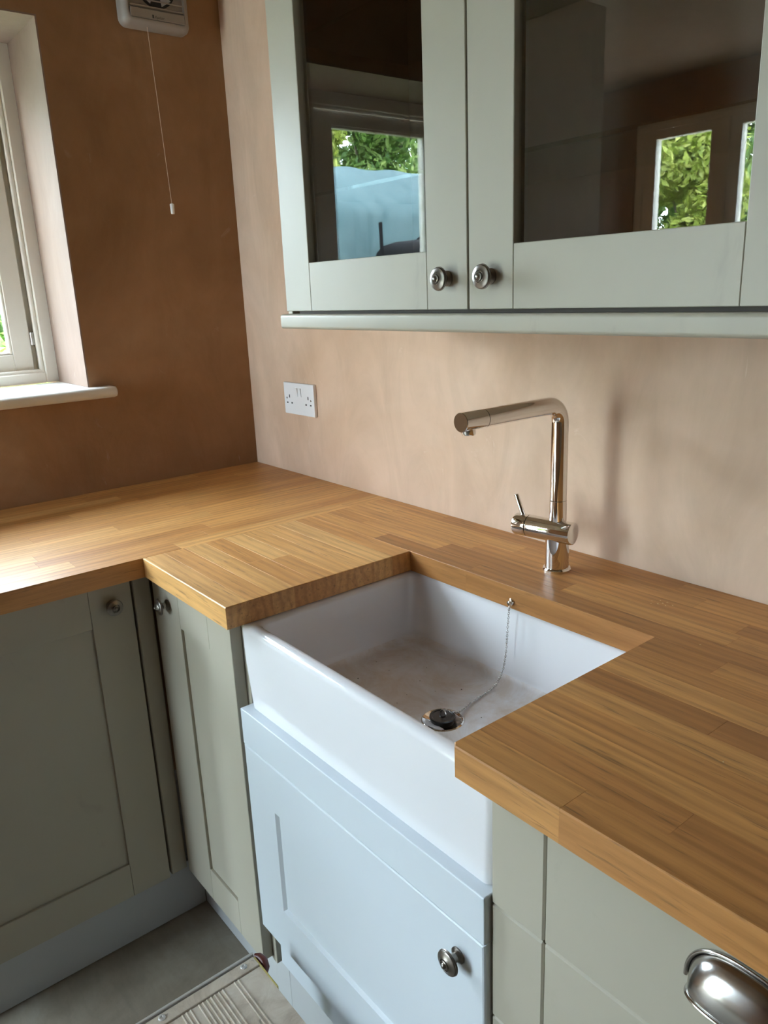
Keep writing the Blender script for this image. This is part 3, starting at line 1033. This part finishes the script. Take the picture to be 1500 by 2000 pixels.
box('lining', 'cab_shade', XW1 - 0.0015, XW1 + 0.0025, YF + 0.030, -0.0095, ZW0 + 0.0205, ZW1 - 0.0185, 0, wc)
box('lining', 'cab_shade', 0.7625, XW1 - 0.002, YF + 0.030, -0.0095, ZW0 + 0.0205, ZW0 + 0.023, 0, wc)
for z in (1.566, 1.823):
    o = box('shelf', 'shelf_glass', 0.7625, XW1 - 0.002, YF + 0.048, -0.0095, z, z + 0.006, 0.0005, wc)
    o['label'] = 'clear glass shelf'
for (a0, a1, s0, s1, kx) in ((XW0, 1.2440, 0.0845, 0.0852, 1.2035), (1.2472, 1.7310, 0.0828, 0.0895, 1.2890)):
    fr = Frame('y', YF, 'sage')
    d = shaker(wc, fr, a0, a1, ZW0, ZW1 - 0.001, s0, s1, 0.085, 0.0835, panel=False, thick=0.022)
    box('pane', 'pane', a0 + s0 - 0.006, a1 - s1 + 0.006, YF + 0.010, YF + 0.014, ZW0 + 0.078, ZW1 - 0.080, 0, d)['label'] = 'clear glass pane'
    knob(d, (kx, YF, 1.4105), (0, -1, 0))
# light pelmet under the doors
bm = bmesh.new()
py0, py1, pz0, pz1 = YF - 0.010, YF + 0.036, 1.335, 1.3615
pr = rrect(py0, py1, pz0, pz1, 0.0055, 5)
bm_loops(bm, [[(x - 1.24, y - YF, z - pz0) for y, z in pr] for x in (0.7525, XW1 + 0.02)])
o = from_bm('pelmet', bm, 'sage', wc, (1.24, YF, pz0), True, 40)
o['label'] = 'rounded sage light pelmet'
box('pelmet_shade_strip', 'cab_shade', 0.7850, XW1 + 0.010, YF + 0.013, YF + 0.034, 1.3610, ZW0 + 0.0045, 0, wc)  # dark strip painting in the shadow gap above the pelmet

# ------------------------------------------------------------------ socket
sx0, sx1, sz0, sz1 = 0.2005, 0.3475, 1.0805, 1.1660
so = empty('double_socket', ((sx0 + sx1) / 2, 0, sz0), 'white double switched wall socket above the worktop corner', 'socket')
box('face_plate', 'socket', sx0, sx1, -0.0100, -0.0006, sz0, sz1, 0.0014, so, 2)
for x in (0.2655, 0.2825):
    bm = bmesh.new()
    w, h = 0.0055, 0.0115
    bm_loops(bm, [[(-w, -h, 0), (w, -h, 0), (w, h, 0), (-w, h, 0)], [(-w, -h, 0.0008), (w, -h, 0.0008), (w, h, 0.0040), (-w, h, 0.0040)]])
    bmesh.ops.rotate(bm, verts=bm.verts[:], cent=(0, 0, 0), matrix=Matrix.Rotation(math.radians(90), 3, 'X'))
    from_bm('rocker_switch', bm, 'socket', so, (x, -0.0101, 1.1415))
for xc in (0.2280, 0.3200):
    for (dx, z, w, h) in ((0, 1.1290, 0.0021, 0.0042), (-0.0112, 1.1110, 0.0033, 0.0020), (0.0112, 1.1110, 0.0033, 0.0020)):
        box('pin_slot', 'slot', xc + dx - w, xc + dx + w, -0.01015, -0.0092, z - h, z + h, 0, so)
for xc in (0.2150, 0.3330):
    lathe('screw', 'steel', (xc, -0.0099, 1.1235), (0, -1, 0), [(0, 0.0026), (0.0004, 0.0026), (0.0008, 0.0018), (0.0008, 0)], 16, so)

# ------------------------------------------------------------------ extractor fan
fy0, fy1, fz0, fz1 = -0.2780, -0.1000, 2.0415, 2.2200
fn = empty('extractor_fan', (0, (fy0 + fy1) / 2, fz0), 'square white extractor fan with louvred grille and pull cord, high on the wall', 'fan')
bm = bmesh.new()


def fring(k, r, x):
    return [(x, y - fy0, z - fz0) for y, z in rrect(fy0 + k, fy1 - k, fz0 + k, fz1 - k, r, 6)]


bm_loops(bm, [fring(0, 0.018, 0.0005), fring(0, 0.018, 0.016), fring(0.0025, 0.016, 0.024), fring(0.009, 0.012, 0.0335), fring(0.014, 0.009, 0.036), fring(0.017, 0.007, 0.0355), fring(0.019, 0.006, 0.030)])
from_bm('housing', bm, 'plastic', fn, (0, fy0, fz0), True, 45)
yc, zc, rad = -0.187, 2.138, 0.052
lathe('throat', 'slot', (0.0302, yc, zc), (1, 0, 0), [(0, rad), (0.0008, rad), (0.0010, rad - 0.002), (0.0010, 0)], 40, fn)
hub = lathe('motor_hub', 'plastic', (0.0312, yc, zc), (1, 0, 0), [(0, 0.022), (0.003, 0.021), (0.0042, 0.017), (0.0042, 0)], 30, fn)
bm = bmesh.new()
for k in range(5):
    a = 2 * math.pi * k / 5 + 0.3
    vs = []
    for (r, da, x) in ((0.020, -0.2, 0.0004), (0.048, -0.35, 0.0004), (0.048, 0.25, 0.0028), (0.020, 0.2, 0.0028)):
        vs.append(bm.verts.new((x, r * math.cos(a + da), r * math.sin(a + da))))
    ext = [bm.verts.new(v.co + Vector((0.0006, 0, 0))) for v in vs]
    bm.faces.new(vs)
    bm.faces.new(ext)
    for i in range(4):
        bm.faces.new((vs[i], vs[(i + 1) % 4], ext[(i + 1) % 4], ext[i]))
from_bm('impeller', bm, 'plinth', hub, (0.0312, yc, zc))
for k in range(9):
    z = 2.0855 + 0.0145 * k
    bm = bmesh.new()
    ly0, ly1 = fy0 + 0.020, fy1 - 0.020
    bm_loops(bm, [[(0, y, 0), (0.0032, y, -0.0014), (0.0038, y, 0.0012), (0.0008, y, 0.0026)] for y in (0, ly1 - ly0)])
    from_bm('louvre', bm, 'plastic', fn, (0.0335, ly0, z))
box('front_plate', 'plastic', 0.0300, 0.0372, fy0 + 0.019, fy1 - 0.019, fz0 + 0.0185, 2.0805, 0.0008, fn)
fc = bpy.data.curves.new('logo', 'FONT')
fc.body = 'Xpelair'
fc.size = 0.0088
fc.extrude = 0.0001
fc.materials.append(M['print'])
tmp = bpy.data.objects.new('logo_text', fc)
COL.objects.link(tmp)
me = bpy.data.meshes.new_from_object(tmp.evaluated_get(bpy.context.evaluated_depsgraph_get()))
bpy.data.objects.remove(tmp)
me.materials.clear()
lg = link('logo', me, 'print')
lg.location = (0.03735, -0.1985, 2.0625)
lg.rotation_euler = (math.pi / 2, 0, math.pi / 2)
attach(lg, fn)
lg['label'] = 'small dark maker lettering'
box('logo_mark', 'print', 0.0372, 0.0375, -0.2045, -0.2000, 2.0620, 2.0695, 0.0, fn)
pc = tube('pull_cord', 'cord', [(0.026, -0.2160, 2.0440), (0.024, -0.2095, 1.90), (0.022, -0.2035, 1.75), (0.020, -0.1985, 1.636)], 0.0008, 8, fn)
pw = lathe('cord_weight', 'sill', (0.020, -0.1985, 1.639), (0, 0, -1), [(0, 0.0028), (0.0012, 0.0052), (0.003, 0.0056), (0.024, 0.0048), (0.0262, 0.0042), (0.0262, 0)], 24, pc)
pw['label'] = 'white cone pull'

# ------------------------------------------------------------------ work platform
PX0, PY0, PZ = 1.043, -0.671, 0.300
PX1, PY1 = 1.443, -1.271
hp = empty('work_platform', ((PX0 + PX1) / 2, (PY0 + PY1) / 2, 0), 'weathered ribbed hop-up platform with a riveted aluminium edge, on the floor', 'platform')
bm = bmesh.new()
y = PY1 + 0.004
prof = []
while y < PY0 - 0.046:                      # groups of raised ribs with plain bands between them
    k = int((PY0 - y) / 0.0072) % 13
    if k not in (4, 8, 9):
        prof += [(y, 0.0), (y + 0.0022, 0.0), (y + 0.0030, 0.0012), (y + 0.0044, 0.0012), (y + 0.0052, 0.0), (y + 0.0072, 0.0)]
    else:
        prof += [(y, 0.0), (y + 0.0072, 0.0)]
    y += 0.0072
prof.append((PY0 - 0.003, 0.0))
p2 = [prof[0]]
for q in prof[1:]:
    if q[0] > p2[-1][0] + 1e-6:
        p2.append(q)
loop = [(p[0] - PY1, p[1] + 0.018) for p in p2] + [(p2[-1][0] - PY1, 0.0), (p2[0][0] - PY1, 0.0)]
bm_loops(bm, [[(x, yy, zz) for yy, zz in loop] for x in (0.0, PX1 - 0.032 - PX0 - 0.032)])
dk = from_bm('deck', bm, 'deck', hp, (PX0 + 0.032, PY1, PZ - 0.0205))
for s, xe in ((1, PX0), (-1, PX1)):
    X = lambda d: xe + s * d
    box('edge_rail', 'alu', X(0), X(0.0050), PY1, PY0, PZ - 0.052, PZ + 0.002, 0.0010, hp)
    o = box('edge_strip', 'deck', X(0.0078), X(0.0295), PY1, PY0 - 0.003, PZ - 0.020, PZ - 0.0005, 0.0008, hp)
    box('under_channel', 'slot', X(0.0035), X(0.0320), PY1 + 0.002, PY0 - 0.004, PZ - 0.030, PZ - 0.0205, 0, hp)
    for k in range(4):
        lathe('rivet', 'alu', (X(0.0165), PY0 - 0.026 - 0.147 * k, PZ - 0.0006), (0, 0, 1), [(0, 0.0060), (0.0010, 0.0060), (0.0022, 0.0046), (0.0022, 0.0026), (0.0010, 0.0018), (0.0010, 0)], 20, hp)
    for (ya, yb) in ((PY0 - 0.06, PY0 - 0.09), (PY1 + 0.09, PY1 + 0.06)):
        tube('leg', 'alu', [(X(0.018), (ya + yb) / 2, PZ - 0.031), (X(0.004), (ya + yb) / 2, 0.012)], 0.013, 14, hp)
        lathe('foot', 'rubber', (X(0.004), (ya + yb) / 2, 0.0), (0, 0, 1), [(0, 0.017), (0.018, 0.0165), (0.022, 0.0135), (0.022, 0.0)], 18, hp)
    pts = [(X(0.006), PY0 + 0.001, PZ - 0.003), (X(0.012), PY0 + 0.006, PZ - 0.003), (X(0.022), PY0 + 0.009, PZ - 0.006), (X(0.034), PY0 + 0.006, PZ - 0.010), (X(0.040), PY0 + 0.0005, PZ - 0.014)]
    o = tube('corner_cap', 'red_cap', pts, [0.004, 0.006, 0.0075, 0.007, 0.005], 12, hp)
    o['label'] = 'dark red plastic corner cap'
box('end_trim', 'yellow', PX0 + 0.010, PX0 + 0.088, PY0 - 0.003, PY0 - 0.0005, PZ - 0.020, PZ - 0.0005, 0.0006, hp)['label'] = 'yellow-edged end trim'
box('end_rail', 'alu', PX0 + 0.0035, PX1 - 0.0035, PY0 - 0.0035, PY0 - 0.0005, PZ - 0.050, PZ - 0.0215, 0.0006, hp)

# ------------------------------------------------------------------ crumbs and grit


def bits(name, mat, spots, z, size, label, cat):
    bm = bmesh.new()
    for (x, y) in spots:
        s = size * random.uniform(0.5, 1.2)
        vs = [bm.verts.new((x - spots[0][0] + s * dx * random.uniform(0.5, 1.3), y - spots[0][1] + s * dy * random.uniform(0.5, 1.3), dz * s)) for dx, dy, dz in ((-1, -0.6, 0), (1, -0.7, 0), (0.8, 0.8, 0), (-0.7, 0.6, 0), (0.1, 0.0, 0.9))]
        bm.faces.new(vs[:4][::-1])
        for i in range(4):
            bm.faces.new((vs[i], vs[(i + 1) % 4], vs[4]))
    o = from_bm(name, bm, mat, None, (spots[0][0], spots[0][1], z))
    return tag(o, label, cat, kind='stuff')


bits('sawdust', 'crumb', [(1.433, -0.122), (1.436, -0.101), (1.445, -0.108), (1.453, -0.113), (1.441, -0.115), (1.448, -0.100), (1.428, -0.112), (1.653, -0.314), (1.719, -0.434), (1.460, -0.105), (1.56, -0.20)],
     H + 0.0002, 0.0016, 'few pale sawdust crumbs scattered on the worktop behind the sink', 'sawdust')
gs = [(1.129, -0.342), (1.02, -0.353), (1.062, -0.357), (1.13, -0.257), (1.047, -0.416), (1.174, -0.347), (1.286, -0.35), (1.10, -0.30), (1.16, -0.42), (1.20, -0.31), (1.08, -0.44), (1.15, -0.39), (1.33, -0.44)]
bits('grit', 'grit', gs, ZF + 0.0022, 0.0013, 'specks of dark grit on the sink floor', 'grit')

# ------------------------------------------------------------------ outside
g = struct(box('ground', 'ground', -26, 16, -26, 12, -0.35, -0.12, 0), 'grass outside the house')

struct(box('bounce_slab', 'bounce_pale', -2.2, 4.6, -7.4, RY - 0.102, -0.119, -0.06, 0.004), 'added pale slab bouncing daylight in through the garden door')  # unseen slab added to reflect daylight through the glazed door


def leaves(name, mat, parent, centres, radii, count, size):
    cs = np.array(centres, float)
    rs = np.array(radii, float)
    w = rs.prod(axis=1) ** 0.67
    idx = rng.choice(len(cs), count, p=w / w.sum())
    d = rng.normal(size=(count, 3))
    d /= np.linalg.norm(d, axis=1)[:, None]
    rr = rng.uniform(0.55, 1.0, count) ** 0.6
    p = cs[idx] + d * rr[:, None] * rs[idx]
    nrm = d + rng.normal(scale=0.7, size=(count, 3))
    nrm /= np.linalg.norm(nrm, axis=1)[:, None]
    a = np.cross(nrm, rng.normal(size=(count, 3)))
    a /= np.linalg.norm(a, axis=1)[:, None]
    b = np.cross(nrm, a)
    s = size * rng.uniform(0.6, 1.4, count)[:, None]
    V = np.stack([p - a * s, p - b * s * 0.45 + nrm * s * 0.12, p + a * s, p + b * s * 0.45 + nrm * s * 0.12], axis=1).reshape(-1, 3)
    base = np.array(world_loc(parent))
    V -= base
    F = np.arange(count * 4).reshape(-1, 4)
    me = bpy.data.meshes.new(name)
    me.from_pydata(V.tolist(), [], F.tolist())
    o = link(name, me, mat, parent, tuple(base))
    o['kind'] = 'stuff'
    return o


def tree(name, label, cat, loc, mat, h, spread, count, size, low=0.5, group=None, seed=1):
    rr = random.Random(seed)
    t = empty(name, loc, label, cat, group)
    cs, rs = [], []
    tip = Vector(loc) + Vector((rr.uniform(-.15, .15), rr.uniform(-.15, .15), h * 0.75))
    tk = tube('trunk', 'trunk', [Vector(loc) - Vector((0, 0, 0.12)), Vector(loc) + Vector((0.04, 0.02, h * 0.3)), tip], [0.05 * spread + 0.03, 0.04 * spread + 0.02, 0.012], 10, t)
    for k in range(14):
        z = h * (low + (1 - low) * (k + 0.5) / 14)
        f = 1 - 0.55 * (z / h) ** 2
        a = rr.uniform(0, 6.28)
        q = rr.uniform(0.2, 0.75) * spread * f
        c = (loc[0] + q * math.cos(a), loc[1] + q * math.sin(a), loc[2] + z)
        cs.append(c)
        rad = spread * rr.uniform(0.34, 0.55)
        rs.append((rad, rad, rad * 0.8))
        b0 = Vector(loc) + Vector((0.03, 0.02, z * 0.62))
        if k % 2 == 0:
            tube('branch', 'trunk', [b0, (b0 + Vector(c)) / 2 + Vector((0, 0, 0.05)), Vector(c)], [0.022 * spread + 0.006, 0.014 * spread + 0.004, 0.004], 7, t)
    leaves('foliage', mat, t, cs, rs, count, size)
    return t


tree('garden_shrub', 'bright leafy shrub close outside the left window', 'shrub', (-2.75, 0.02, -0.12), 'leaf_c', 1.95, 0.75, 3600, 0.060, 0.30, None, 3)
GT = 'trees beyond the tarpaulin'
tree('garden_tree', 'yellow-green tree behind the covered stack, left in the mirrored view', 'tree', (-8.3, -6.35, -0.12), 'leaf_a', 4.3, 1.05, 9500, 0.075, 0.25, GT, 5)
tree('garden_tree', 'mid-green tree behind the covered stack, right in the mirrored view', 'tree', (-8.3, -9.20, -0.12), 'leaf_b', 4.4, 1.05, 9500, 0.075, 0.25, GT, 6)
tree('garden_tree', 'tall dark tree far behind the covered stack, between the two nearer trees', 'tree', (-11.8, -10.3, -0.12), 'leaf_b', 5.6, 1.6, 11000, 0.095, 0.25, GT, 8)
GO = 'trees outside the garden door'
tree('garden_tree', 'yellow-green tree mirrored in the right cabinet door', 'tree', (-3.15, -8.3, -0.12), 'leaf_a', 3.3, 0.85, 10000, 0.062, 0.2, GO, 11)
tree('garden_tree', 'green tree beside the yellow-green one outside the garden door', 'tree', (-0.75, -8.6, -0.12), 'leaf_b', 3.2, 0.85, 9000, 0.062, 0.2, GO, 12)
tree('garden_tree', 'broad green tree farthest behind the yellow-green one in the right door', 'tree', (-5.1, -12.0, -0.12), 'leaf_b', 4.5, 1.5, 11000, 0.085, 0.2, GO, 14)

# covered stack under a tarpaulin, mirrored in the left cabinet door
tc = empty('covered_stack', (-4.9, -4.9, -0.12), 'pale teal tarpaulin over a tall stack outside, mirrored in the left glass door', 'tarpaulin')
NYT = 60
prof = [(-4.02, -0.12), (-4.00, 0.4), (-3.98, 0.9), (-3.97, 1.3), (-3.98, 1.6), (-4.00, 1.85), (-4.02, 2.06), (-4.06, 2.15), (-4.30, 2.30), (-4.62, 2.47), (-4.95, 2.64), (-5.05, 2.655), (-5.3, 2.55), (-5.7, 2.35), (-5.9, 2.15), (-5.92, 1.0), (-5.93, -0.12)]
bm = bmesh.new()
grid = []
for j in range(NYT + 1):
    y = -6.9 + 4.0 * j / NYT
    ph = [rr_ for rr_ in (0.05 * math.sin(j * 0.9), 0.035 * math.sin(j * 2.1 + 1), 0.025 * random.uniform(-1, 1))]
    row = []
    for i, (x, z) in enumerate(prof):
        side = 1.0 if i < 8 else 0.25
        lean = (2.15 - z) / 2.3 if i < 8 else 0
        row.append(bm.verts.new((x + 4.9 + side * (ph[0] * lean + ph[1] * 0.6 * lean + ph[2] * 0.5), y + 4.9 + random.uniform(-.01, .01), z + 0.12 + 0.012 * math.sin(j * 0.7 + i))))
    grid.append(row)
for a, b in zip(grid, grid[1:]):
    for i in range(len(prof) - 1):
        bm.faces.new((a[i], a[i + 1], b[i + 1], b[i]))
bm.faces.new(grid[0])
bm.faces.new(grid[-1])
from_bm('tarpaulin', bm, 'tarp', tc, (-4.9, -4.9, -0.12), True, 50)
for k in range(4):
    y = -5.85 + 0.9 * k
    tube('tie_rope', 'tarp', [(-3.93, y, 0.2), (-3.91, y + 0.03, 1.2), (-3.95, y + 0.02, 2.10), (-4.03, y, 2.18)], 0.004, 6, tc)
post = tube('garden_post', 'hull', [(-3.55, -4.03, -0.12), (-3.55, -4.03, 1.0), (-3.56, -4.02, 1.955)], 0.016, 10)
tag(post, 'thin black upright post in front of the tarpaulin', 'post')
lathe('post_cap', 'hull', (-3.56, -4.02, 1.954), (0, 0, 1), [(0, 0.018), (0.01, 0.018), (0.018, 0.010), (0.02, 0)], 12, post)
bm = bmesh.new()


def bring(k, r, z):
    return [(x, y, z) for x, y in rrect(-0.34 + k, 0.34 - k, -0.33 + k, 0.33 - k, r, 6)]


bm_loops(bm, [bring(0.05, 0.05, 0.0), bring(0.02, 0.08, 1.2), bring(0.0, 0.10, 1.70), bring(0.01, 0.10, 1.84), bring(0.05, 0.11, 1.90), bring(0.14, 0.09, 1.93)])
cb = from_bm('covered_bin', bm, 'hull', None, (-3.45, -4.40, -0.12), True, 50)
tag(cb, 'tall black covered bin in front of the tarpaulin, low in the mirrored view', 'bin')
lathe('lid_handle', 'hull', (-3.45, -4.40, 1.808), (0, 0, 1), [(0, 0.04), (0.02, 0.045), (0.035, 0.03), (0.04, 0)], 16, cb)
